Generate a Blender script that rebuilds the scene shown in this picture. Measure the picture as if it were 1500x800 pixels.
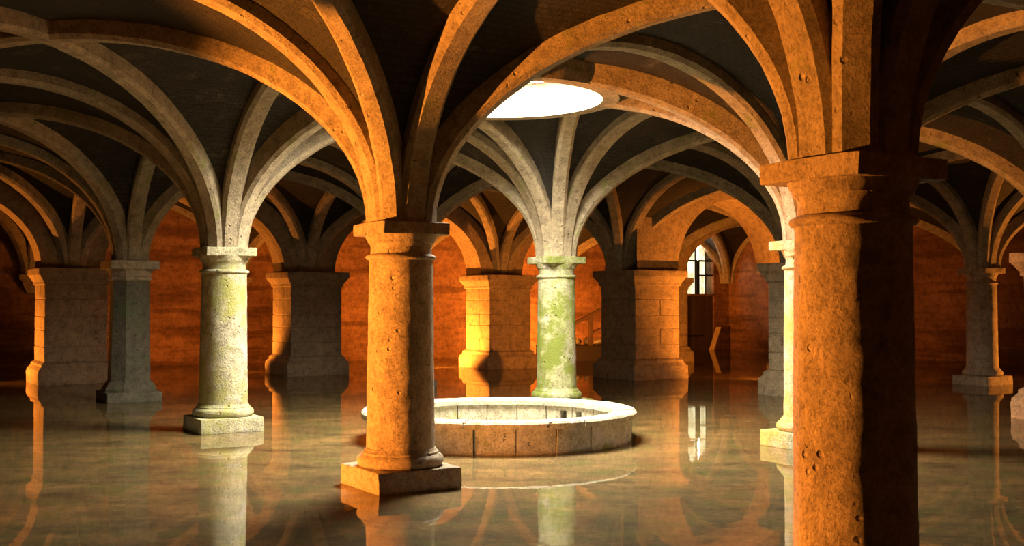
import bpy, bmesh, math, random
from mathutils import Vector, Matrix, noise

# ------------------------------------------------------------------ clear
for o in list(bpy.data.objects):
    bpy.data.objects.remove(o, do_unlink=True)
SC = bpy.context.scene
COL = SC.collection
random.seed(7)

# ------------------------------------------------------------------ grid of the hall
PHI = math.radians(31.7235)              # direction of the column rows
VX, VY = math.cos(PHI), math.sin(PHI)    # v: along one family of rows
UX, UY = -VY, VX                         # u: along the other family
S = 5.5                                  # bay size
AX, AY = -1.06, 10.692                   # column at grid (0, 0)
HC = 2.484                               # springing height (top of abacus)
GI = [-2, -1, 0, 1, 2, 3, 4]
GJ = [-2, -1, 0, 1, 2, 3, 4.45]

def G(i, j, z=0.0):
    return Vector((AX + S * (i * UX + j * VX), AY + S * (i * UY + j * VY), z))

# ------------------------------------------------------------------ camera
cam_d = bpy.data.cameras.new('camera')
cam_d.sensor_fit = 'HORIZONTAL'
cam_d.sensor_width = 36.0
cam_d.lens = 1639.9 / 1500 * 36.0
cam_d.clip_start = 0.05
cam_d.clip_end = 300
cam = bpy.data.objects.new('camera', cam_d)
COL.objects.link(cam)
cam.location = (0, 0, 1.72)
cam.rotation_euler = (math.radians(90 + 1.58), 0, 0)
SC.camera = cam

# ------------------------------------------------------------------ world: bright overcast sky
SKY = 135.0
w = bpy.data.worlds.new('overcast_sky')
SC.world = w
w.use_nodes = True
bgn = w.node_tree.nodes['Background']
bgn.inputs['Color'].default_value = (1.0, 0.94, 0.72, 1)
bgn.inputs['Strength'].default_value = SKY

# ------------------------------------------------------------------ colour management
SC.view_settings.view_transform = 'Standard'
SC.view_settings.look = 'None'
SC.view_settings.gamma = 1.0
SC.view_settings.use_curve_mapping = False
SC.view_settings.exposure = 0.0

# portal in the round roof opening: only steers sampling of the sky
WELL = (G(0, 0) + G(1, 1)) / 2
RO = 1.34                                 # oculus radius
pd = bpy.data.lights.new('oculus_portal', 'AREA')
pd.shape = 'DISK'
pd.size = 2 * RO
pd.cycles.is_portal = True
po = bpy.data.objects.new('oculus_portal', pd)
COL.objects.link(po)
po.location = (WELL.x, WELL.y, 4.84)

LAMP_COL = (1.0, 0.31, 0.035)

# ------------------------------------------------------------------ materials
def new_mat(name):
    m = bpy.data.materials.new(name)
    m.use_nodes = True
    nt = m.node_tree
    for n in list(nt.nodes):
        nt.nodes.remove(n)
    out = nt.nodes.new('ShaderNodeOutputMaterial')
    b = nt.nodes.new('ShaderNodeBsdfPrincipled')
    nt.links.new(b.outputs[0], out.inputs[0])
    return m, nt, b

def N(nt, t, **kw):
    n = nt.nodes.new(t)
    for k, v in kw.items():
        setattr(n, k, v)
    return n

def noise_n(nt, vec, scale, detail=5, rough=0.6):
    n = N(nt, 'ShaderNodeTexNoise')
    n.inputs['Scale'].default_value = scale
    n.inputs['Detail'].default_value = detail
    n.inputs['Roughness'].default_value = rough
    nt.links.new(vec, n.inputs['Vector'])
    return n.outputs['Fac']

def ramp(nt, fac, stops):
    r = N(nt, 'ShaderNodeValToRGB')
    el = r.color_ramp.elements
    while len(el) < len(stops):
        el.new(0.5)
    for e, (p, c) in zip(el, stops):
        e.position = p
        e.color = (c, c, c, 1) if not isinstance(c, tuple) else (*c, 1)
    nt.links.new(fac, r.inputs[0])
    return r.outputs[0]

def mixc(nt, fac, a, b, mode='MIX'):
    n = N(nt, 'ShaderNodeMix', data_type='RGBA', blend_type=mode)
    for sock, v in ((0, fac), (6, a), (7, b)):
        if isinstance(v, (int, float)):
            n.inputs[sock].default_value = v
        elif isinstance(v, tuple):
            n.inputs[sock].default_value = (*v, 1)
        else:
            nt.links.new(v, n.inputs[sock])
    return n.outputs[2]

def mathn(nt, op, a, b):
    n = N(nt, 'ShaderNodeMath', operation=op)
    for k, v in ((0, a), (1, b)):
        if isinstance(v, (int, float)):
            n.inputs[k].default_value = v
        else:
            nt.links.new(v, n.inputs[k])
    return n.outputs[0]

def stone(name, c1, c2, moss=None, moss_lo=0.5, moss_hi=0.62, rough=0.75, bump=0.5, bdist=0.045,
          pits=True, courses=None, violet=None, spec=0.4, mottle=None, bands=None):
    m, nt, b = new_mat(name)
    pos = N(nt, 'ShaderNodeNewGeometry').outputs['Position']
    big = noise_n(nt, pos, 1.3, 4, 0.55)
    mid = noise_n(nt, pos, 7, 6, 0.7)
    fine = noise_n(nt, pos, 38, 6, 0.75)
    col = mixc(nt, ramp(nt, big, [(0.35, 0.0), (0.65, 1.0)]), c1, c2)
    col = mixc(nt, 0.75, col, ramp(nt, mid, [(0.30, (0.30, 0.27, 0.23)), (0.50, (0.85, 0.83, 0.8)), (0.66, (1.15, 1.12, 1.05))]), 'MULTIPLY')
    col = mixc(nt, 0.55, col, ramp(nt, fine, [(0.36, (0.18, 0.15, 0.12)), (0.53, (1, 1, 1))]), 'MULTIPLY')
    if mottle:
        mp = N(nt, 'ShaderNodeMapping')
        mp.inputs['Scale'].default_value = (0.55, 1.25, 1)
        nt.links.new(pos, mp.inputs['Vector'])
        mo = noise_n(nt, mp.outputs[0], mottle, 8, 0.68)
        col = mixc(nt, 0.85, col, ramp(nt, mo, [(0.34, (0.28, 0.26, 0.2)), (0.5, (0.85, 0.85, 0.8)), (0.66, (1.35, 1.25, 1.1))]), 'MULTIPLY')
    if bands:
        mp = N(nt, 'ShaderNodeMapping')
        mp.inputs['Scale'].default_value = (0.12, 0.12, 1.0)
        nt.links.new(pos, mp.inputs['Vector'])
        bn = noise_n(nt, mp.outputs[0], bands, 3, 0.6)
        col = mixc(nt, 0.8, col, ramp(nt, bn, [(0.38, (0.4, 0.33, 0.3)), (0.5, (1, 1, 1)), (0.62, (0.75, 0.68, 0.62))]), 'MULTIPLY')
    if violet:
        vf = ramp(nt, noise_n(nt, pos, 3.1, 4, 0.6), [(0.55, 0.0), (0.68, 0.7)])
        col = mixc(nt, vf, col, violet)
    if moss:
        mf = ramp(nt, noise_n(nt, pos, 2.3, 7, 0.72), [(moss_lo, 0.0), (moss_hi, 1.0)])
        col = mixc(nt, mf, col, moss)
    h = mathn(nt, 'ADD', mathn(nt, 'MULTIPLY', mid, 0.7), mathn(nt, 'MULTIPLY', fine, 0.5))
    if pits:
        vo = N(nt, 'ShaderNodeTexVoronoi')
        vo.inputs['Scale'].default_value = 9
        nt.links.new(pos, vo.inputs['Vector'])
        pit = ramp(nt, vo.outputs['Distance'], [(0.08, 0.0), (0.2, 1.0)])
        gate = ramp(nt, noise_n(nt, pos, 5, 2, 0.5), [(0.52, 1.0), (0.6, 0.0)])
        pit = mathn(nt, 'MAXIMUM', pit, gate)
        h = mathn(nt, 'ADD', h, mathn(nt, 'MULTIPLY', pit, 0.9))
    if courses:
        tc = N(nt, 'ShaderNodeTexCoord').outputs['Object']
        br = N(nt, 'ShaderNodeTexBrick')
        br.inputs['Scale'].default_value = courses
        br.inputs['Mortar Size'].default_value = 0.03
        br.inputs['Color1'].default_value = (1, 1, 1, 1)
        br.inputs['Color2'].default_value = (0.75, 0.72, 0.68, 1)
        br.inputs['Mortar'].default_value = (0.3, 0.28, 0.25, 1)
        nt.links.new(tc, br.inputs['Vector'])
        col = mixc(nt, 0.8, col, br.outputs['Color'], 'MULTIPLY')
        h = mathn(nt, 'ADD', h, mathn(nt, 'MULTIPLY', br.outputs['Fac'], -0.7))
    nt.links.new(col, b.inputs['Base Color'])
    b.inputs['Roughness'].default_value = rough
    b.inputs['Specular IOR Level'].default_value = spec
    bp = N(nt, 'ShaderNodeBump')
    bp.inputs['Strength'].default_value = min(1.0, bump * 1.1)
    bp.inputs['Distance'].default_value = bdist
    nt.links.new(h, bp.inputs['Height'])
    nt.links.new(bp.outputs[0], b.inputs['Normal'])
    return m

M = {}
M['stone'] = stone('weathered_limestone', (0.50, 0.40, 0.29), (0.42, 0.32, 0.22), bump=0.85)
M['mossy'] = stone('mossy_limestone', (0.55, 0.51, 0.39), (0.48, 0.45, 0.29), moss=(0.34, 0.33, 0.10),
                   moss_lo=0.46, moss_hi=0.6, bump=0.9, violet=(0.50, 0.45, 0.50))
M['green'] = stone('green_algae_limestone', (0.46, 0.44, 0.29), (0.33, 0.35, 0.14), moss=(0.17, 0.20, 0.035),
                   moss_lo=0.46, moss_hi=0.56, bump=0.9, violet=(0.50, 0.44, 0.52))
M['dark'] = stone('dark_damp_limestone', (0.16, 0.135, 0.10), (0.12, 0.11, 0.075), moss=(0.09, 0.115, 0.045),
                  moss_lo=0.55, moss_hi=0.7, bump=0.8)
M['pier'] = stone('pier_block_stone', (0.42, 0.31, 0.20), (0.33, 0.24, 0.155), bump=0.7)
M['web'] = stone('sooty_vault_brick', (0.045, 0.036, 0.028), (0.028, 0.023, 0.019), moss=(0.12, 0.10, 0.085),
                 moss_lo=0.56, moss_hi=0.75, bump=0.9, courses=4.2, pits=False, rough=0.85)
M['rib'] = stone('rib_limestone', (0.45, 0.37, 0.265), (0.36, 0.285, 0.195), moss=(0.22, 0.23, 0.06),
                 moss_lo=0.56, moss_hi=0.68, bump=0.8)
M['wall'] = stone('reddish_rubble_plaster', (0.44, 0.22, 0.11), (0.30, 0.145, 0.07), bump=0.9, bdist=0.06, bands=2.2)
M['floor'] = stone('silty_stone_floor', (0.32, 0.195, 0.088), (0.205, 0.13, 0.06), moss=(0.12, 0.115, 0.028),
                   moss_lo=0.5, moss_hi=0.66, bump=0.35, pits=False, rough=0.9, mottle=1.7)
M['wellstone'] = stone('well_limestone', (0.56, 0.51, 0.41), (0.47, 0.43, 0.33), moss=(0.24, 0.26, 0.06),
                       moss_lo=0.55, moss_hi=0.66, bump=0.9, violet=(0.46, 0.40, 0.46))
M['rubble'] = stone('pale_rubble', (0.75, 0.68, 0.55), (0.65, 0.58, 0.45), bump=0.6)

def simple(name, col, rough=0.5, metal=0.0, grain=None):
    m, nt, b = new_mat(name)
    tc = N(nt, 'ShaderNodeTexCoord').outputs['Object']
    nz = noise_n(nt, tc, grain or 12, 5, 0.6)
    c = mixc(nt, ramp(nt, nz, [(0.3, 0.0), (0.7, 1.0)]), tuple(x * 0.7 for x in col), col)
    nt.links.new(c, b.inputs['Base Color'])
    b.inputs['Roughness'].default_value = rough
    b.inputs['Metallic'].default_value = metal
    return m
M['iron'] = simple('black_iron', (0.02, 0.018, 0.016), 0.55, 0.6)
M['darkwood'] = simple('dark_brown_wood', (0.055, 0.03, 0.018), 0.6, 0, 5)
M['railwood'] = simple('worn_rail_wood', (0.17, 0.085, 0.04), 0.6, 0, 5)
M['plank'] = simple('pale_plank_wood', (0.62, 0.42, 0.22), 0.6, 0, 5)
M['housing'] = simple('black_lamp_housing', (0.02, 0.02, 0.02), 0.5)

def emis(name, col, s):
    m = bpy.data.materials.new(name)
    m.use_nodes = True
    nt = m.node_tree
    for n in list(nt.nodes):
        nt.nodes.remove(n)
    out = nt.nodes.new('ShaderNodeOutputMaterial')
    e = nt.nodes.new('ShaderNodeEmission')
    e.inputs[0].default_value = (*col, 1)
    e.inputs[1].default_value = s
    nt.links.new(e.outputs[0], out.inputs[0])
    return m
M['lens'] = emis('orange_lamp_lens', LAMP_COL, 12)

def water_mat():
    m = bpy.data.materials.new('still_shallow_water')
    m.use_nodes = True
    nt = m.node_tree
    for n in list(nt.nodes):
        nt.nodes.remove(n)
    out = nt.nodes.new('ShaderNodeOutputMaterial')
    tr = nt.nodes.new('ShaderNodeBsdfTransparent')
    tr.inputs[0].default_value = (0.93, 0.92, 0.84, 1)
    gl = nt.nodes.new('ShaderNodeBsdfGlossy')
    gl.inputs['Roughness'].default_value = 0.025
    mx = nt.nodes.new('ShaderNodeMixShader')
    pos = N(nt, 'ShaderNodeNewGeometry').outputs['Position']
    mp = N(nt, 'ShaderNodeMapping')
    mp.inputs['Scale'].default_value = (1.0, 1.0, 1.0)
    nt.links.new(pos, mp.inputs['Vector'])
    h = noise_n(nt, mp.outputs[0], 3.0, 2, 0.5)
    bp = N(nt, 'ShaderNodeBump')
    bp.inputs['Strength'].default_value = 0.03
    bp.inputs['Distance'].default_value = 0.02
    nt.links.new(h, bp.inputs['Height'])
    nt.links.new(bp.outputs[0], gl.inputs['Normal'])
    # Schlick reflectance of a thin film, the same seen from either side
    dt = N(nt, 'ShaderNodeVectorMath', operation='DOT_PRODUCT')
    gm = N(nt, 'ShaderNodeNewGeometry')
    nt.links.new(gm.outputs['Incoming'], dt.inputs[0])
    nt.links.new(bp.outputs[0], dt.inputs[1])
    one = mathn(nt, 'SUBTRACT', 1.0, mathn(nt, 'ABSOLUTE', dt.outputs['Value'], 0.0))
    fr = mathn(nt, 'ADD', 0.03, mathn(nt, 'MULTIPLY', 0.97, mathn(nt, 'POWER', one, 5.0)))
    nt.links.new(fr, mx.inputs[0])
    nt.links.new(tr.outputs[0], mx.inputs[1])
    nt.links.new(gl.outputs[0], mx.inputs[2])
    nt.links.new(mx.outputs[0], out.inputs[0])
    return m
M['water'] = water_mat()

def glass_mat():  # dark tint added to the panes to cut the sky light coming in
    m = bpy.data.materials.new('sky_dimming_glass')
    m.use_nodes = True
    nt = m.node_tree
    for n in list(nt.nodes):
        nt.nodes.remove(n)
    out = nt.nodes.new('ShaderNodeOutputMaterial')
    tr = nt.nodes.new('ShaderNodeBsdfTransparent')
    pos = N(nt, 'ShaderNodeNewGeometry').outputs['Position']
    nz = noise_n(nt, pos, 3, 4, 0.6)
    c = ramp(nt, nz, [(0.35, (0.075, 0.07, 0.055)), (0.55, (0.115, 0.112, 0.098))])
    nt.links.new(c, tr.inputs[0])
    nt.links.new(tr.outputs[0], out.inputs[0])
    return m
M['glass'] = glass_mat()

# ------------------------------------------------------------------ object helpers
def me_from(bm, name, smooth=True, auto=35):
    me = bpy.data.meshes.new(name)
    bmesh.ops.recalc_face_normals(bm, faces=bm.faces[:])
    if smooth:
        lim = math.radians(auto)
        for f in bm.faces:
            f.smooth = True
        for e in bm.edges:
            if len(e.link_faces) == 2:
                e.smooth = e.calc_face_angle(0) < lim
    bm.to_mesh(me)
    bm.free()
    return me

def put(name, me, mat, parent=None, loc=(0, 0, 0), rz=0.0, scale=None):
    o = bpy.data.objects.new(name, me)
    COL.objects.link(o)
    if mat is not None:
        if len(me.materials) == 0:
            me.materials.append(mat)
        elif me.materials[0] != mat:
            o.material_slots[0].link = 'OBJECT'
            o.material_slots[0].material = mat
    o.location = loc
    o.rotation_euler = (0, 0, rz)
    if scale:
        o.scale = scale
    if parent is not None:
        o.parent = parent
    return o

def tag(o, label=None, cat=None, group=None, kind=None):
    if label: o['label'] = label
    if cat: o['category'] = cat
    if group: o['group'] = group
    if kind: o['kind'] = kind
    return o

def empty(name, loc, rz=0.0):
    o = bpy.data.objects.new(name, None)
    COL.objects.link(o)
    o.empty_display_size = 0.2
    o.location = loc
    o.rotation_euler = (0, 0, rz)
    return o

def jitter(bm, amp, freq, seed=0.0):
    for v in bm.verts:
        p = v.co * freq + Vector((seed, seed * 1.7, seed * 0.3))
        v.co += noise.noise_vector(p) * amp

def box_bm(x0, x1, y0, y1, z0, z1, bevel=0.0, seg=2, cuts=0, amp=0.0, freq=4.0, seed=0.0, bm=None):
    own = bm is None
    b = bmesh.new()
    bmesh.ops.create_cube(b, size=1)
    for v in b.verts:
        v.co = Vector((x0 + (v.co.x + .5) * (x1 - x0), y0 + (v.co.y + .5) * (y1 - y0), z0 + (v.co.z + .5) * (z1 - z0)))
    if cuts:
        bmesh.ops.subdivide_edges(b, edges=b.edges[:], cuts=cuts, use_grid_fill=True)
        sharp = [e for e in b.edges if e.calc_face_angle(0) > 0.5]
    else:
        sharp = b.edges[:]
    if bevel:
        bmesh.ops.bevel(b, geom=sharp, offset=bevel, segments=seg, affect='EDGES', profile=0.5)
    if amp:
        jitter(b, amp, freq, seed)
    if own:
        return b
    t = bpy.data.meshes.new('tmp')
    b.to_mesh(t)
    b.free()
    bm.from_mesh(t)
    bpy.data.meshes.remove(t)
    return bm

def lathe_bm(prof, seg=48, amp=0.0, freq=5.0, seed=0.0, cap=True, fine=0.0):
    bm = bmesh.new()
    rings = []
    for r, z in prof:
        rings.append([bm.verts.new((r * math.cos(2 * math.pi * k / seg), r * math.sin(2 * math.pi * k / seg), z)) for k in range(seg)])
    for a, b in zip(rings, rings[1:]):
        for k in range(seg):
            bm.faces.new((a[k], a[(k + 1) % seg], b[(k + 1) % seg], b[k]))
    if cap:
        bm.faces.new(rings[0][::-1])
        bm.faces.new(rings[-1])
    if amp:
        jitter(bm, amp, freq, seed)
    if fine:
        jitter(bm, fine, 17, seed + 5)
    return bm

def prism_bm(prof, half=None, seg=8, rot=math.pi / 8, amp=0.0, seed=0.0):
    """stack of regular polygons (apothem, z)"""
    bm = bmesh.new()
    rings = []
    for a, z in prof:
        r = a / math.cos(math.pi / seg)
        rings.append([bm.verts.new((r * math.cos(rot + 2 * math.pi * k / seg), r * math.sin(rot + 2 * math.pi * k / seg), z)) for k in range(seg)])
    for a, b in zip(rings, rings[1:]):
        for k in range(seg):
            bm.faces.new((a[k], a[(k + 1) % seg], b[(k + 1) % seg], b[k]))
    bm.faces.new(rings[0][::-1])
    bm.faces.new(rings[-1])
    if amp:
        jitter(bm, amp, 5, seed)
    return bm

# ------------------------------------------------------------------ setting: floor, water, walls
def span(i0, i1, j0, j1):
    """centre, size (along v), size (along u)"""
    c = (G(i0, j0) + G(i1, j1)) / 2
    return c, abs(j1 - j0) * S, abs(i1 - i0) * S

c, sx, sy = span(-2, 4, -2, 4.45)
fl = put('floor', me_from(box_bm(-sx / 2 - .6, sx / 2 + .6, -sy / 2 - .6, sy / 2 + .6, -0.3, -0.012), 'floor', False), M['floor'], None, c, PHI)
tag(fl, 'silty brown stone floor lying under shallow water', 'floor', kind='structure')
bm = bmesh.new()
vs = [bm.verts.new((a * sx / 2, b * sy / 2, 0)) for a, b in ((-1, -1), (1, -1), (1, 1), (-1, 1))]
bm.faces.new(vs)
wa = put('water', me_from(bm, 'water', False), M['water'], None, c, PHI)
tag(wa, 'thin sheet of still reflecting water over the cistern floor', 'water', kind='stuff')

WT = 0.5
WH = 4.82
def wall(name, i0, j0, i1, j1, nrm, label):
    """plain wall whose inner face runs from grid (i0,j0) to (i1,j1)"""
    c = (G(i0, j0) + G(i1, j1)) / 2
    L = max(abs(i1 - i0), abs(j1 - j0)) * S + 2 * WT
    along_v = i0 == i1
    o = c + Vector((*nrm, 0)) * WT / 2
    b = box_bm(-L / 2, L / 2, -WT / 2, WT / 2, -0.3, WH)
    return tag(put(name, me_from(b, name, False), M['wall'], None, o, PHI if along_v else PHI + math.pi / 2), label, 'wall', kind='structure')
WR = wall('wall_right', -2, 4.45, 4, 4.45, (VX, VY), 'reddish stone wall glowing orange beyond the square-plinthed slender column')
WL = wall('wall_left', -2, -2, 4, -2, (-VX, -VY), 'reddish stone side wall beyond the dark square piers')
WF = wall('wall_front', -2, -2, -2, 4.45, (-UX, -UY), 'reddish stone wall closing the near end of the hall')

# back wall with the doorway (local x along v from A, local y along u)
DV0, DV1, DZ0, DZ1 = 22.45, 23.72, 2.02, 4.25
WB = empty('wall_back', G(4, 0), PHI)
tag(WB, 'orange-lit reddish stone end wall with a barred window over a door', 'wall', kind='structure')
for (x0, x1, z0, z1) in ((-2 * S - WT, DV0, -0.3, WH), (DV1, 4.45 * S + WT, -0.3, WH), (DV0, DV1, DZ1, WH)):
    put('wall_section', me_from(box_bm(x0, x1, 0, WT, z0, z1), 'wall_section', False), M['wall'], WB)
# arched head filler of the opening
bm = bmesh.new()
xc, hw = (DV0 + DV1) / 2, (DV1 - DV0) / 2
pts = [(xc + hw * math.cos(a), DZ1 - 0.55 + 0.55 * math.sin(a)) for a in [math.pi * k / 16 for k in range(17)]]
fr_, bk_ = [], []
for x, z in pts:
    fr_.append((bm.verts.new((x, 0.0, z)), bm.verts.new((x, 0.0, DZ1 + .02))))
    bk_.append((bm.verts.new((x, WT, z)), bm.verts.new((x, WT, DZ1 + .02))))
for k in range(16):
    bm.faces.new((fr_[k][0], fr_[k + 1][0], fr_[k + 1][1], fr_[k][1]))
    bm.faces.new((bk_[k][0], bk_[k][1], bk_[k + 1][1], bk_[k + 1][0]))
    bm.faces.new((fr_[k][0], bk_[k][0], bk_[k + 1][0], fr_[k + 1][0]))
put('window_arch', me_from(bm, 'window_arch'), M['wall'], WB)

door = empty('door_1', WB.matrix_basis @ Vector((xc, 0.12, 0)), PHI)
tag(door, 'dark brown plank door under the barred window', 'door', kind='structure')
for k in range(4):
    x0 = -hw + k * hw / 2
    put('plank', me_from(box_bm(x0 + .004, x0 + hw / 2 - .004, -0.06, 0.02, -.1, DZ0, .008, 1), 'plank', False), M['darkwood'], door)
put('backing', me_from(box_bm(-hw - .02, hw + .02, .015, .06, -.1, DZ0 + .05), 'backing', False), M['darkwood'], door)  # added panel, stops sky light leaking between the planks
put('sill', me_from(box_bm(-hw - .02, hw + .02, -0.2, 0.18, DZ0, DZ0 + .07, .012, 1), 'sill', False), M['railwood'], door)
put('hinge', me_from(box_bm(-hw, hw * .3, -0.085, -0.055, 0.5, 0.57, .006, 1), 'hinge', False), M['iron'], door)
win = empty('window_1', WB.matrix_basis @ Vector((xc, 0.06, DZ0 + .07)), PHI)
tag(win, 'bright arched window with black iron bars above the dark door', 'window', kind='structure')
for k in range(2):
    a0, a1 = (-hw, -0.02) if k == 0 else (0.02, hw)
    put('pane', me_from(box_bm(a0, a1, 0.1, 0.11, 0, DZ1 - DZ0 - .07), 'pane', False), M['glass'], win)
for x in (-.2, .3):
    put('bar', me_from(box_bm(x - .018, x + .018, 0.0, 0.04, 0, DZ1 - DZ0 - .1), 'bar', False), M['iron'], win)
put('mullion', me_from(box_bm(-.16, -.04, -0.04, 0.08, 0, 1.22), 'mullion', False), M['iron'], win)
for z in (0.66, 1.2):
    put('crossbar', me_from(box_bm(-hw if z > 1 else -.1, hw, -0.03, 0.05, z, z + .06), 'crossbar', False), M['iron'], win)

# ------------------------------------------------------------------ ceiling: roof slab, vault webs, ribs
def F(t, a, b):
    t = min(abs(t) / a, 1.0)
    return HC + b * math.sqrt(max(0.0, 1 - t * t))
AR, BR = 2.45, 2.0         # intrados of transverse ribs
AW, BW = 2.61, 2.15        # vault web
H2 = S / 2

# roof slab with the round hole (centre at the well)
bm = bmesh.new()
NS = 64
inner = [bm.verts.new(((RO + .1) * math.cos(2 * math.pi * k / NS), (RO + .1) * math.sin(2 * math.pi * k / NS), 0)) for k in range(NS)]
loW, hiW = -2.5 * S - WT, 3.95 * S + WT     # along v about the well centre (0.5, 0.5)
loU, hiU = -2.5 * S - WT, 3.5 * S + WT
outer = []
for k in range(NS):
    a = 2 * math.pi * (k) / NS
    ca, sa = math.cos(a), math.sin(a)
    t = min([(hiW / ca) if ca > 1e-6 else 1e9, (loW / ca) if ca < -1e-6 else 1e9, (hiU / sa) if sa > 1e-6 else 1e9, (loU / sa) if sa < -1e-6 else 1e9])
    outer.append(bm.verts.new((ca * t, sa * t, 0)))
for k in range(NS):
    bm.faces.new((inner[k], inner[(k + 1) % NS], outer[(k + 1) % NS], outer[k]))
# fill the four corners
corners = [(hiW, hiU), (loW, hiU), (loW, loU), (hiW, loU)]
for cx, cy in corners:
    near = sorted(range(NS), key=lambda k: (outer[k].co.x - cx) ** 2 + (outer[k].co.y - cy) ** 2)[:6]
    best = None
    for k in range(NS):
        p, q = outer[k].co, outer[(k + 1) % NS].co
        if (abs(p.x - cx) < 1e-4 and abs(q.y - cy) < 1e-4) or (abs(p.y - cy) < 1e-4 and abs(q.x - cx) < 1e-4):
            best = k
    if best is not None:
        cv = bm.verts.new((cx, cy, 0))
        bm.faces.new((outer[best], outer[(best + 1) % NS], cv))
ext = bmesh.ops.extrude_face_region(bm, geom=bm.faces[:])
for v in [g for g in ext['geom'] if isinstance(g, bmesh.types.BMVert)]:
    v.co.z += 0.12
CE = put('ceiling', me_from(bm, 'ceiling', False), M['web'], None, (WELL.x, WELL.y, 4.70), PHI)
tag(CE, 'dark ribbed vault ceiling with a round skylight over the well', 'ceiling', kind='structure')

def in_ceiling(name, me, mat, p, rz, scale=None):
    """p world position on the floor plane, geometry given with real z; child of the ceiling"""
    q = p - Vector((WELL.x, WELL.y, 0))
    lx, ly = q.x * VX + q.y * VY, q.x * UX + q.y * UY
    return put(name, me, mat, CE, (lx, ly, -4.70), rz, scale)

# web of one bay
NW = 15
xs = [AW * math.sin(math.pi / 2 * k / NW) for k in range(NW + 1)] + [H2]
xs = [-x for x in xs[:0:-1]] + xs
def web_mesh(hole=False):
    bm = bmesh.new()
    g = {}
    for a, x in enumerate(xs):
        for b, y in enumerate(xs):
            X, Y = x, y
            if hole:
                r = math.hypot(x, y)
                if r < RO + .1 and r > 1e-6:
                    X, Y = x / r * (RO + .1), y / r * (RO + .1)
            z = max(F(X, AW, BW), F(Y, AW, BW))
            n_ = noise.noise(Vector((X * 2.5, Y * 2.5, 3.1))) * 0.012 if abs(x) < H2 - .01 and abs(y) < H2 - .01 else 0
            g[a, b] = (bm.verts.new((X, Y, z + n_)), math.hypot(x, y))
    n = len(xs)
    for a in range(n - 1):
        for b in range(n - 1):
            q = [g[a, b], g[a + 1, b], g[a + 1, b + 1], g[a, b + 1]]
            if hole and all(r < RO + .1 for _, r in q):
                continue
            v = [t[0] for t in q]
            mx, my = (xs[a] + xs[a + 1]) / 2, (xs[b] + xs[b + 1]) / 2
            if abs(abs(mx) - abs(my)) < 1e-5:
                if mx * my > 0:
                    tris = ((v[0], v[1], v[2]), (v[0], v[2], v[3]))
                else:
                    tris = ((v[1], v[2], v[3]), (v[1], v[3], v[0]))
                for t in tris:
                    try: bm.faces.new(t)
                    except ValueError: pass
            else:
                try: bm.faces.new(v)
                except ValueError: pass
    bmesh.ops.remove_doubles(bm, verts=bm.verts[:], dist=1e-5)
    return me_from(bm, 'vault_web', True, 50)
WEB = web_mesh()
WEBH = web_mesh(True)

def sweep(path, wid, dep, cham, amp=0.006, seed=0.0):
    """path: list of (pos, side, up) ; section hangs below pos: up points into the vault"""
    bm = bmesh.new()
    sec = [(-wid / 2, dep), (-wid / 2, cham), (-wid / 2 + cham, 0), (wid / 2 - cham, 0), (wid / 2, cham), (wid / 2, dep)]
    rings = []
    for p, s, u in path:
        rings.append([bm.verts.new(p + s * a + u * b) for a, b in sec])
    for a, b in zip(rings, rings[1:]):
        for k in range(len(sec) - 1):
            bm.faces.new((a[k], a[k + 1], b[k + 1], b[k]))
    bm.faces.new(rings[0])
    bm.faces.new(rings[-1][::-1])
    if amp:
        jitter(bm, amp, 6, seed)
    return bm

def arch_path(a, b, dx, dy, n=44, half=False):
    d = Vector((dx, dy, 0)).normalized()
    s = Vector((-d.y, d.x, 0))
    path = []
    for k in range(n + 1):
        th = math.pi * k / n
        p = d * (a * math.cos(th)) + Vector((0, 0, HC + b * math.sin(th)))
        nrm = (d * (math.cos(th) / a) + Vector((0, 0, math.sin(th) / b))).normalized()
        path.append((p, s, nrm))
    return path

ARCH_X = me_from(sweep(arch_path(AR, BR, 1, 0), .27, .27, .045), 'transverse_rib', True, 30)     # along v
ARCH_Y = me_from(sweep(arch_path(AR, BR, 0, 1), .27, .27, .045, seed=3), 'transverse_rib', True, 30)
D2 = H2 * math.sqrt(2)
DIA = D2 - 0.33
DIAG_A = me_from(sweep(arch_path(DIA, 1.96, 1, 1), .23, .26, .045, seed=5), 'diagonal_rib', True, 30)
DIAG_B = me_from(sweep(arch_path(DIA, 1.97, 1, -1), .23, .26, .045, seed=8), 'diagonal_rib', True, 30)

for a in range(6):
    for b in range(6):
        i0, i1, j0, j1 = GI[a], GI[a + 1], GJ[b], GJ[b + 1]
        ctr = (G(i0, j0) + G(i1, j1)) / 2
        scl = ((j1 - j0), (i1 - i0), 1)
        central = (i0 == 0 and j0 == 0)
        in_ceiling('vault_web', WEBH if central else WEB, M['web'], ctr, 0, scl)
        if not central:
            in_ceiling('diagonal_rib', DIAG_A, M['rib'], ctr, 0, scl)
            in_ceiling('diagonal_rib', DIAG_B, M['rib'], ctr, 0, scl)
for a, i in enumerate(GI):
    for b in range(6):
        if i == 3 or (i == 2 and GJ[b] == 2):
            continue       # thick arcade arch there
        j0, j1 = GJ[b], GJ[b + 1]
        in_ceiling('transverse_rib', ARCH_X, M['rib'], (G(i, j0) + G(i, j1)) / 2, 0, (j1 - j0, 1, 1))
for b, j in enumerate(GJ):
    for a in range(6):
        in_ceiling('transverse_rib', ARCH_Y, M['rib'], (G(GI[a], j) + G(GI[a + 1], j)) / 2, 0)

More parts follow.
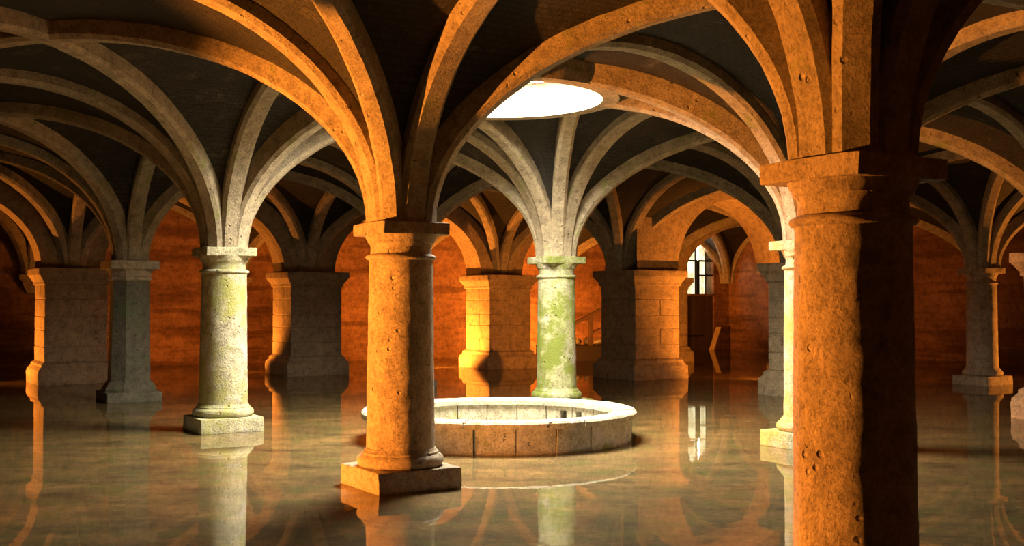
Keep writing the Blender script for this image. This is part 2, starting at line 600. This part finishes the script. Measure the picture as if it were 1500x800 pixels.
# pairs of ribs from the four columns round the well to the ring of the skylight
def ring_rib(sx_, sy_, dth):
    c = Vector((sx_ * H2, sy_ * H2, 0))
    th = math.atan2(sy_, sx_) + dth
    e = Vector(((RO + .06) * math.cos(th), (RO + .06) * math.sin(th), 0))
    d = (e - c)
    Lf = d.length
    d.normalize()
    s = Vector((-d.y, d.x, 0))
    st = 0.31
    L = Lf - st
    Lp = L * 1.3
    bb = (4.36 - HC) / math.sqrt(1 - (0.3 / 1.3) ** 2)
    path = []
    n = 28
    th_end = math.acos(0.3 / 1.3)
    for k in range(n + 1):
        t = th_end * k / n
        x = Lp * (1 - math.cos(t))
        p = c + d * (st + x) + Vector((0, 0, HC + bb * math.sin(t)))
        nr = (d * (-math.cos(t) / Lp) + Vector((0, 0, math.sin(t) / bb))).normalized()
        path.append((p, s, nr))
    return me_from(sweep(path, .23, .30, .045, seed=sx_ * 3 + sy_ + dth), 'skylight_rib', True, 30)
for sx_ in (-1, 1):
    for sy_ in (-1, 1):
        for dth in (-math.radians(33), math.radians(33)):
            in_ceiling('skylight_rib', ring_rib(sx_, sy_, dth), M['rib'], WELL, 0)
# ring of the skylight
prof = [(RO, 4.36), (RO + .22, 4.36), (RO + .22, 4.88), (RO, 4.88)]
bm = lathe_bm(prof + [prof[0]], 72, cap=False)
bmesh.ops.remove_doubles(bm, verts=bm.verts[:], dist=1e-5)
in_ceiling('skylight_ring', me_from(bm, 'skylight_ring'), M['stone'], WELL, 0)

# thick arches between the square piers
def arcade_mesh(half, a, b, y0, y1, xo=0.0, top=4.75):
    """wall from -half..half with an arched opening centred at xo"""
    bm = bmesh.new()
    n = 36
    pts = [(-half, HC)] + [(xo - a * math.cos(math.pi * k / n), HC + b * math.sin(math.pi * k / n)) for k in range(n + 1)] + [(half, HC)]
    cols = []
    for x, z in pts:
        cols.append([bm.verts.new((x, y0, z)), bm.verts.new((x, y0, top)), bm.verts.new((x, y1, z)), bm.verts.new((x, y1, top))])
    for p, q in zip(cols, cols[1:]):
        bm.faces.new((p[0], q[0], q[1], p[1]))
        bm.faces.new((p[2], p[3], q[3], q[2]))
        bm.faces.new((p[0], p[2], q[2], q[0]))
    return me_from(bm, 'arcade_arch', True, 40)
PH = 0.65
ARC = arcade_mesh(H2, H2 - PH, 1.72, -.2, PH - .05)
for b in range(6):
    j0, j1 = GJ[b], GJ[b + 1]
    in_ceiling('arcade_arch', ARC, M['pier'], (G(3, j0) + G(3, j1)) / 2, 0, (j1 - j0, 1, 1))
JSH = 0.55      # the pier at (2,2) stands a little off its grid point
in_ceiling('arcade_arch', arcade_mesh(H2, H2 - PH - JSH / 2, 1.75, -PH + .05, PH - .05, JSH / 2), M['pier'], (G(2, 2) + G(2, 3)) / 2, 0)

# corbels carrying ribs on the walls
CORB = me_from(prism_bm([(.10, 2.0), (.2, 2.15), (.24, 2.3), (.34, 2.36), (.34, 2.484)], seg=4, rot=math.pi / 4), 'corbel', False)
for wobj, pts in ((WB, [G(4, j) for j in GJ[1:-1]]), (WR, [G(i, 4.45) for i in GI[1:-1]]), (WL, [G(i, -2) for i in GI[1:-1]]), (WF, [G(-2, j) for j in GJ[1:-1]])):
    inv = (Matrix.Translation(wobj.location) @ Matrix.Rotation(wobj.rotation_euler.z, 4, 'Z')).inverted()
    for p in pts:
        put('corbel', CORB, M['stone'], wobj, inv @ p, PHI - wobj.rotation_euler.z)

# ------------------------------------------------------------------ columns
def shaft_prof(r0, r1, z0, z1, n=26):
    return [(r0 + (r1 - r0) * k / n, z0 + (z1 - z0) * k / n) for k in range(n + 1)]

ROUND = {
    'plinth': me_from(box_bm(-.43, .43, -.43, .43, -0.012, .19, .012, 2, 4, .007, 7, 1), 'plinth', True, 40),
    'base': me_from(lathe_bm([(.36, .185), (.395, .20), (.412, .235), (.405, .275), (.38, .30), (.365, .305), (.362, .325), (.345, .335), (.335, .36)], 48, .006, 6), 'base', True, 50),
    'shaft': me_from(lathe_bm(shaft_prof(.325, .302, .35, 2.15, 54), 84, .0055, 3.2, fine=.004), 'shaft', True, 70),
    'necking': me_from(lathe_bm([(.295, 2.13), (.325, 2.14), (.337, 2.155), (.334, 2.17), (.31, 2.185), (.3, 2.19)], 48, .004, 6), 'necking', True, 60),
    'capital': me_from(lathe_bm([(.292, 2.18), (.29, 2.25), (.30, 2.285), (.318, 2.30), (.318, 2.315), (.335, 2.34), (.345, 2.375)], 48, .005, 6), 'capital', True, 50),
    'abacus': me_from(box_bm(-.345, .345, -.345, .345, 2.37, HC, .01, 2, 4, .007, 7, 4), 'abacus', True, 40),
}
OCT = {
    'plinth': me_from(box_bm(-.47, .47, -.47, .47, -0.012, .17, .015, 2, 3, .008, 7, 2), 'plinth', True, 40),
    'base': me_from(prism_bm([(.44, .165), (.44, .22), (.37, .33), (.34, .36)]), 'base', False),
    'shaft': me_from(prism_bm([(.34 - .03 * k / 20, .35 + 1.8 * k / 20) for k in range(21)], amp=.008), 'shaft', True, 25),
    'capital': me_from(prism_bm([(.315, 2.13), (.35, 2.15), (.35, 2.19), (.325, 2.2), (.36, 2.30), (.40, 2.34)]), 'capital', False),
    'abacus': me_from(box_bm(-.42, .42, -.42, .42, 2.335, HC, .015, 2, 3, .008, 7, 5), 'abacus', True, 40),
}
def pier_parts(h, rnd):
    P = []
    P.append(('plinth', me_from(box_bm(-h - .14, h + .14, -h - .14, h + .14, -0.012, .26, .02, 2, 3, .01, 5, rnd), 'plinth', True, 40)))
    P.append(('base', me_from(prism_bm([(h + .13, .25), (h + .13, .30), (h + .06, .38), (h + .06, .43), (h, .47)], seg=4, rot=math.pi / 4), 'base', False)))
    P.append(('core', me_from(box_bm(-h + .02, h - .02, -h + .02, h - .02, .4, 2.2), 'core', False)))
    z = .465
    k = 0
    hs = [.33, .36, .30, .37, .31]
    tot = sum(hs)
    for hh in hs:
        hh = hh * (2.14 - .465) / tot
        s = (.12 if k % 2 else -.15) * h
        if k % 2:
            cells = [(-h, s, -h, h), (s, h, -h, h)]
        else:
            cells = [(-h, h, -h, s), (-h, h, s, h)]
        for c4 in cells:
            g = .005
            P.append(('block', me_from(box_bm(c4[0] + g, c4[1] - g, c4[2] + g, c4[3] - g, z + g, z + hh - g, .014, 1, 2, .008, 4, rnd + k), 'block', True, 40)))
        z += hh
        k += 1
    P.append(('capital', me_from(prism_bm([(h - .01, 2.12), (h + .03, 2.15), (h + .03, 2.2), (h + .10, 2.31), (h + .12, 2.34)], seg=4, rot=math.pi / 4), 'capital', False)))
    P.append(('abacus', me_from(box_bm(-h - .14, h + .14, -h - .14, h + .14, 2.335, HC + .004, .015, 2, 3, .008, 5, rnd), 'abacus', True, 40)))
    return P
PIER = pier_parts(PH, 1.0)
PIER_S = pier_parts(.40, 2.0)

def column(kind, i, j, mat, label, group=None, name=None, off=0.0, top=None):
    p = G(i, j + off / S)
    cat = 'pier' if kind in ('pier', 'small_pier') else 'column'
    e = empty(name or {'round': 'round_pier', 'oct': 'octagonal_pier', 'pier': 'square_pier', 'small_pier': 'square_pier'}[kind], p, PHI)
    tag(e, label, cat, group)
    parts = ROUND.items() if kind == 'round' else OCT.items() if kind == 'oct' else PIER if kind == 'pier' else PIER_S
    for n, me in parts:
        put(n, me, top if top and n in ('capital', 'abacus') else mat, e)
    return e

column('round', 0, 0, M['stone'], 'orange-lit round column with square plinth standing free beside the well, one side in shadow')
column('round', -1, 0, M['stone'], 'massive pitted round column, glowing orange on one side and black on the other')
column('round', 1, 0, M['mossy'], 'pale yellow daylit round column with white square plinth mirrored in the water')
column('round', 1, 1, M['green'], 'green mossy round column rising close behind the rim of the well')
column('round', 0, 1, M['mossy'], 'daylit round column with green plinth, half hidden by the massive pitted column')
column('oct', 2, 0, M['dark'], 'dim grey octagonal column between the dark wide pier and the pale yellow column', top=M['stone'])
column('round', 1, 3, M['stone'], 'far slender round column edged with orange light before the reddish side wall')
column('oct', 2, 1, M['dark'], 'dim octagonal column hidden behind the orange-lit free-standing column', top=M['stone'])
column('pier', 2, 2, M['pier'], 'broad square pier, one face orange and one dark, beside the barred window', off=JSH)
column('small_pier', 1, 2, M['pier'], 'narrow dark mossy pier close behind the daylit column with green plinth')
column('pier', 0, 2, M['pier'], 'dark square pier beyond the massive pitted column, in the shade', off=.35)
column('pier', 3, 0, M['pier'], 'wide dark square pier behind the dim grey octagonal column')
column('pier', 3, 1, M['pier'], 'black damp square pier between the pale yellow and the orange free-standing columns')
column('pier', 3, 2, M['pier'], 'square pier with one bright yellow face under a glowing arch')
column('pier', 3, 3, M['pier'], 'square pier hidden behind the broad pier near the barred window')
column('pier', 3, -1, M['pier'], 'square pier in the far arcade next to the side wall')
for (i, j) in ((2, 3), (2, -1)):
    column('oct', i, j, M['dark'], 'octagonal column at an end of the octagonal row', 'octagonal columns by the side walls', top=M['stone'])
for (i, j) in ((-1, -1), (-1, 1), (-1, 2), (-1, 3), (0, -1), (0, 3), (1, -1)):
    column('round', i, j, M['stone'], 'plain round stone column in the outer rows of the hall', 'outer round columns')

# ------------------------------------------------------------------ the well
well = empty('well', WELL, PHI)
tag(well, 'low round stone well with a bright white rim under the skylight', 'well')
R1, R0, WZ = 1.70, 1.50, .30
put('bottom', me_from(lathe_bm([(R0 + .02, -0.012), (R0 + .02, .03)], 48, .01, 3), 'bottom', True, 40), M['wellstone'], well)
cp = [(R0 + .15, 0), (R1 - .03, 0), (R1 - .03, WZ + .02), (R0 + .15, WZ + .02)]
put('core', me_from(lathe_bm(cp + [cp[0]], 64, cap=False), 'core', True, 40), M['wellstone'], well)  # added ring, blocks light through the joints of the stones
def ring_seg(r0, r1, z0, z1, a0, a1, n, bev=.015, amp=.006, seed=0):
    bm = bmesh.new()
    cols = []
    for k in range(n + 1):
        a = a0 + (a1 - a0) * k / n
        ca, sa = math.cos(a), math.sin(a)
        cols.append([bm.verts.new((r * ca, r * sa, z)) for r, z in ((r0, z0), (r1, z0), (r1, z1 - bev), (r1 - bev, z1), (r0 + bev, z1), (r0, z1 - bev))])
    for p, q in zip(cols, cols[1:]):
        for k in range(6):
            bm.faces.new((p[k], p[(k + 1) % 6], q[(k + 1) % 6], q[k]))
    bm.faces.new(cols[0][::-1])
    bm.faces.new(cols[-1])
    jitter(bm, amp, 6, seed)
    return me_from(bm, 'wall_stone', True, 40)
NB = 22
# two drain holes in the wall of the well, one in each of two neighbouring stones
HOLES = [2 * math.pi * (k + f) / NB for k, f in ((0, .72), (1, .35))]
for k in range(NB):
    a0, a1 = 2 * math.pi * k / NB, 2 * math.pi * (k + 1) / NB
    dr = random.uniform(-.012, .012)
    # cells of this stone: the stones with a drain hole are built round an open recess
    cuts = sorted(h for h in HOLES if a0 + .05 < h < a1 - .05)
    lo = a0 + .004
    for h in cuts:
        put('wall_stone', ring_seg(R0 - dr * .4, R1 + dr, -0.012, WZ, lo, h - .035, 3, .012, .006, k * 1.3), M['wellstone'], well)
        put('wall_stone', ring_seg(R0 - dr * .4, R1 + dr, -0.012, .11, h - .035, h + .035, 2, .004, .003, k), M['wellstone'], well)
        put('wall_stone', ring_seg(R0 - dr * .4, R1 + dr, .23, WZ, h - .035, h + .035, 2, .004, .003, k), M['wellstone'], well)
        lo = h + .035
    put('wall_stone', ring_seg(R0 - dr * .4, R1 + dr, -0.012, WZ, lo, a1 - .004, 4, .012, .010 if not cuts else .006, k * 1.3), M['wellstone'], well)
NR = 15
for k in range(NR):
    a0, a1 = 2 * math.pi * (k + .4) / NR, 2 * math.pi * (k + 1.4) / NR
    dz = random.uniform(-.004, .004)
    put('rim_stone', ring_seg(R0 - .03, R1 + .065, WZ - .01, WZ + .075 + dz, a0 + .002, a1 - .002, 6, .025, .009, k * 2.1), M['wellstone'], well)
# ------------------------------------------------------------------ timber stair platform with rail, rubble, plank
ST = Vector((2.35, 34.6, 0))
stair = empty('stair_platform', ST, 0.28)
tag(stair, 'low dark wooden platform with a sloping handrail by the end wall', 'stair')
for k in range(5):
    put('board', me_from(box_bm(-1.5, 1.9, -.62 + .25 * k, -.38 + .25 * k, .40, .45, .006, 1), 'board', False), M['darkwood'], stair)
put('skirt', me_from(box_bm(-1.5, 1.9, -.60, -.55, -.012, .40, .006, 1), 'skirt', False), M['darkwood'], stair)
put('skirt', me_from(box_bm(-1.5, 1.9, .55, .60, -.012, .40, .006, 1), 'skirt', False), M['darkwood'], stair)
def bar_bm(p, q, w, h):
    p, q = Vector(p), Vector(q)
    d = (q - p)
    L = d.length
    b = box_bm(-w / 2, w / 2, -h / 2, h / 2, 0, L, .006, 1)
    rot = d.to_track_quat('Z', 'Y').to_matrix().to_4x4()
    bmesh.ops.transform(b, matrix=Matrix.Translation(p) @ rot, verts=b.verts[:])
    return b
put('handrail', me_from(bar_bm((-1.2, -.5, .82), (1.6, -.5, 2.25), .13, .10), 'handrail', False), M['railwood'], stair)
put('lower_rail', me_from(bar_bm((-.1, -.5, .82), (1.6, -.5, 1.62), .08, .06), 'lower_rail', False), M['railwood'], stair)
for x, zt in ((-.1, 1.36), (1.45, 2.14), (-1.1, .86)):
    put('post', me_from(box_bm(x - .06, x + .06, -.56, -.44, .44, zt, .008, 1), 'post', False), M['railwood'], stair)
# rubble lying on the platform
rr = random.Random(3)
for k in range(9):
    b = bmesh.new()
    bmesh.ops.create_icosphere(b, subdivisions=2, radius=1)
    sxk, syk, szk = rr.uniform(.09, .15), rr.uniform(.09, .14), rr.uniform(.07, .13)
    for v in b.verts:
        v.co = Vector((v.co.x * sxk, v.co.y * syk, v.co.z * szk))
    jitter(b, .05, 9, k * 3.3)
    zmin = min(v.co.z for v in b.verts)
    for v in b.verts:
        v.co.z -= zmin
    lx = -1.15 + .29 * k + rr.uniform(-.02, .02)
    ly = rr.uniform(-.22, .25)
    p = ST + Vector((lx * math.cos(.28) - ly * math.sin(.28), lx * math.sin(.28) + ly * math.cos(.28), .447))
    o = put('rubble_stone', me_from(b, 'rubble_stone', True, 60), M['rubble'], None, p, rr.uniform(0, 3))
    tag(o, 'pale lump of rubble lying on the dark wooden platform', 'stone', 'rubble on the platform')

# plank leaning on the door
pb = bar_bm((0, 0, 0), (.44, .10, .86), .22, .05)
zmin, ymax = min(v.co.z for v in pb.verts), max(v.co.y for v in pb.verts)
for v in pb.verts:
    v.co.z -= zmin + .012
    v.co.y -= ymax
pl = put('leaning_plank', me_from(pb, 'leaning_plank', False), M['plank'], None, WB.matrix_basis @ Vector((DV1 - .30, .004, 0.0)), PHI)
tag(pl, 'pale wooden plank leaning against the wall by the dark door', 'plank')

# ------------------------------------------------------------------ orange floodlights
HOUS = me_from(box_bm(-.14, .14, -.05, .07, .05, .27, .015, 2), 'housing', False)
LENS = me_from(box_bm(-.115, .115, -.058, -.048, .075, .245, .003, 1), 'lens', False)
BRK = me_from(box_bm(-.16, .16, -.02, .04, -.012, .06, .008, 1), 'bracket', False)
def flood(p, aim, energy, label, cone=110, blend=.6, col=LAMP_COL, z=0.0, side=None):
    d = Vector(aim) - Vector((p.x, p.y, z + .16))
    rz = math.atan2(d.y, d.x) + math.pi / 2
    sfx = '_%s_offscreen' % side if side else ''
    e = empty('floodlight' + sfx, (p.x, p.y, z), rz)
    tag(e, label, 'lamp', 'orange floodlights')
    put('housing', HOUS, M['housing'], e)
    put('lens', LENS, M['lens'], e)
    put('bracket', BRK, M['housing'], e)
    ld = bpy.data.lights.new('flood_beam' + sfx, 'SPOT')
    ld.energy = energy
    ld.color = col
    ld.spot_size = math.radians(cone)
    ld.spot_blend = blend
    ld.shadow_soft_size = .06
    lo = bpy.data.objects.new('flood_beam' + sfx, ld)
    COL.objects.link(lo)
    dn = d.normalized()
    lo.location = Vector((p.x, p.y, z + .16)) + dn * .12
    lo.rotation_euler = dn.to_track_quat('-Z', 'Y').to_euler()
    return e

# outside the picture: the hall's floodlights whose light comes in from the left, the far left and the right
flood(Vector((-8.5, 7.6, 0)), (0.4, 8.7, 2.2), 14000, 'black floodlight far off on the floor, aimed at the massive pitted column', 64, .4, side='left')
flood(G(3.2, -.45), G(3.0, 0.0, 2.2), 900, 'black floodlight beyond the wide dark pier', 120, side='far_left')
flood(G(.75, 3.75), G(1.0, 3.0, 2.2), 1700, 'black floodlight by the reddish side wall', 165, side='right')
# standing hidden behind columns, where the photograph shows their glow on pier faces, soffits and the end wall
flood(G(3.1, 1.62), G(3.3, 1.95, 2.3), 2000, 'black floodlight that lights the yellow pier face', 165, .4)
flood(G(3.2, .65), G(3.4, .85, 1.9), 700, 'black floodlight that lights the edge of the black damp pier', 170, .4)
flood(G(1.5, 2.5), G(2.2, 2.7, 2.2), 1900, 'black floodlight behind the daylit green-plinthed column', 140)
flood(G(3.55, 2.72), G(4, 2.9, 2.0), 1900, 'black floodlight behind the green mossy column', 165)
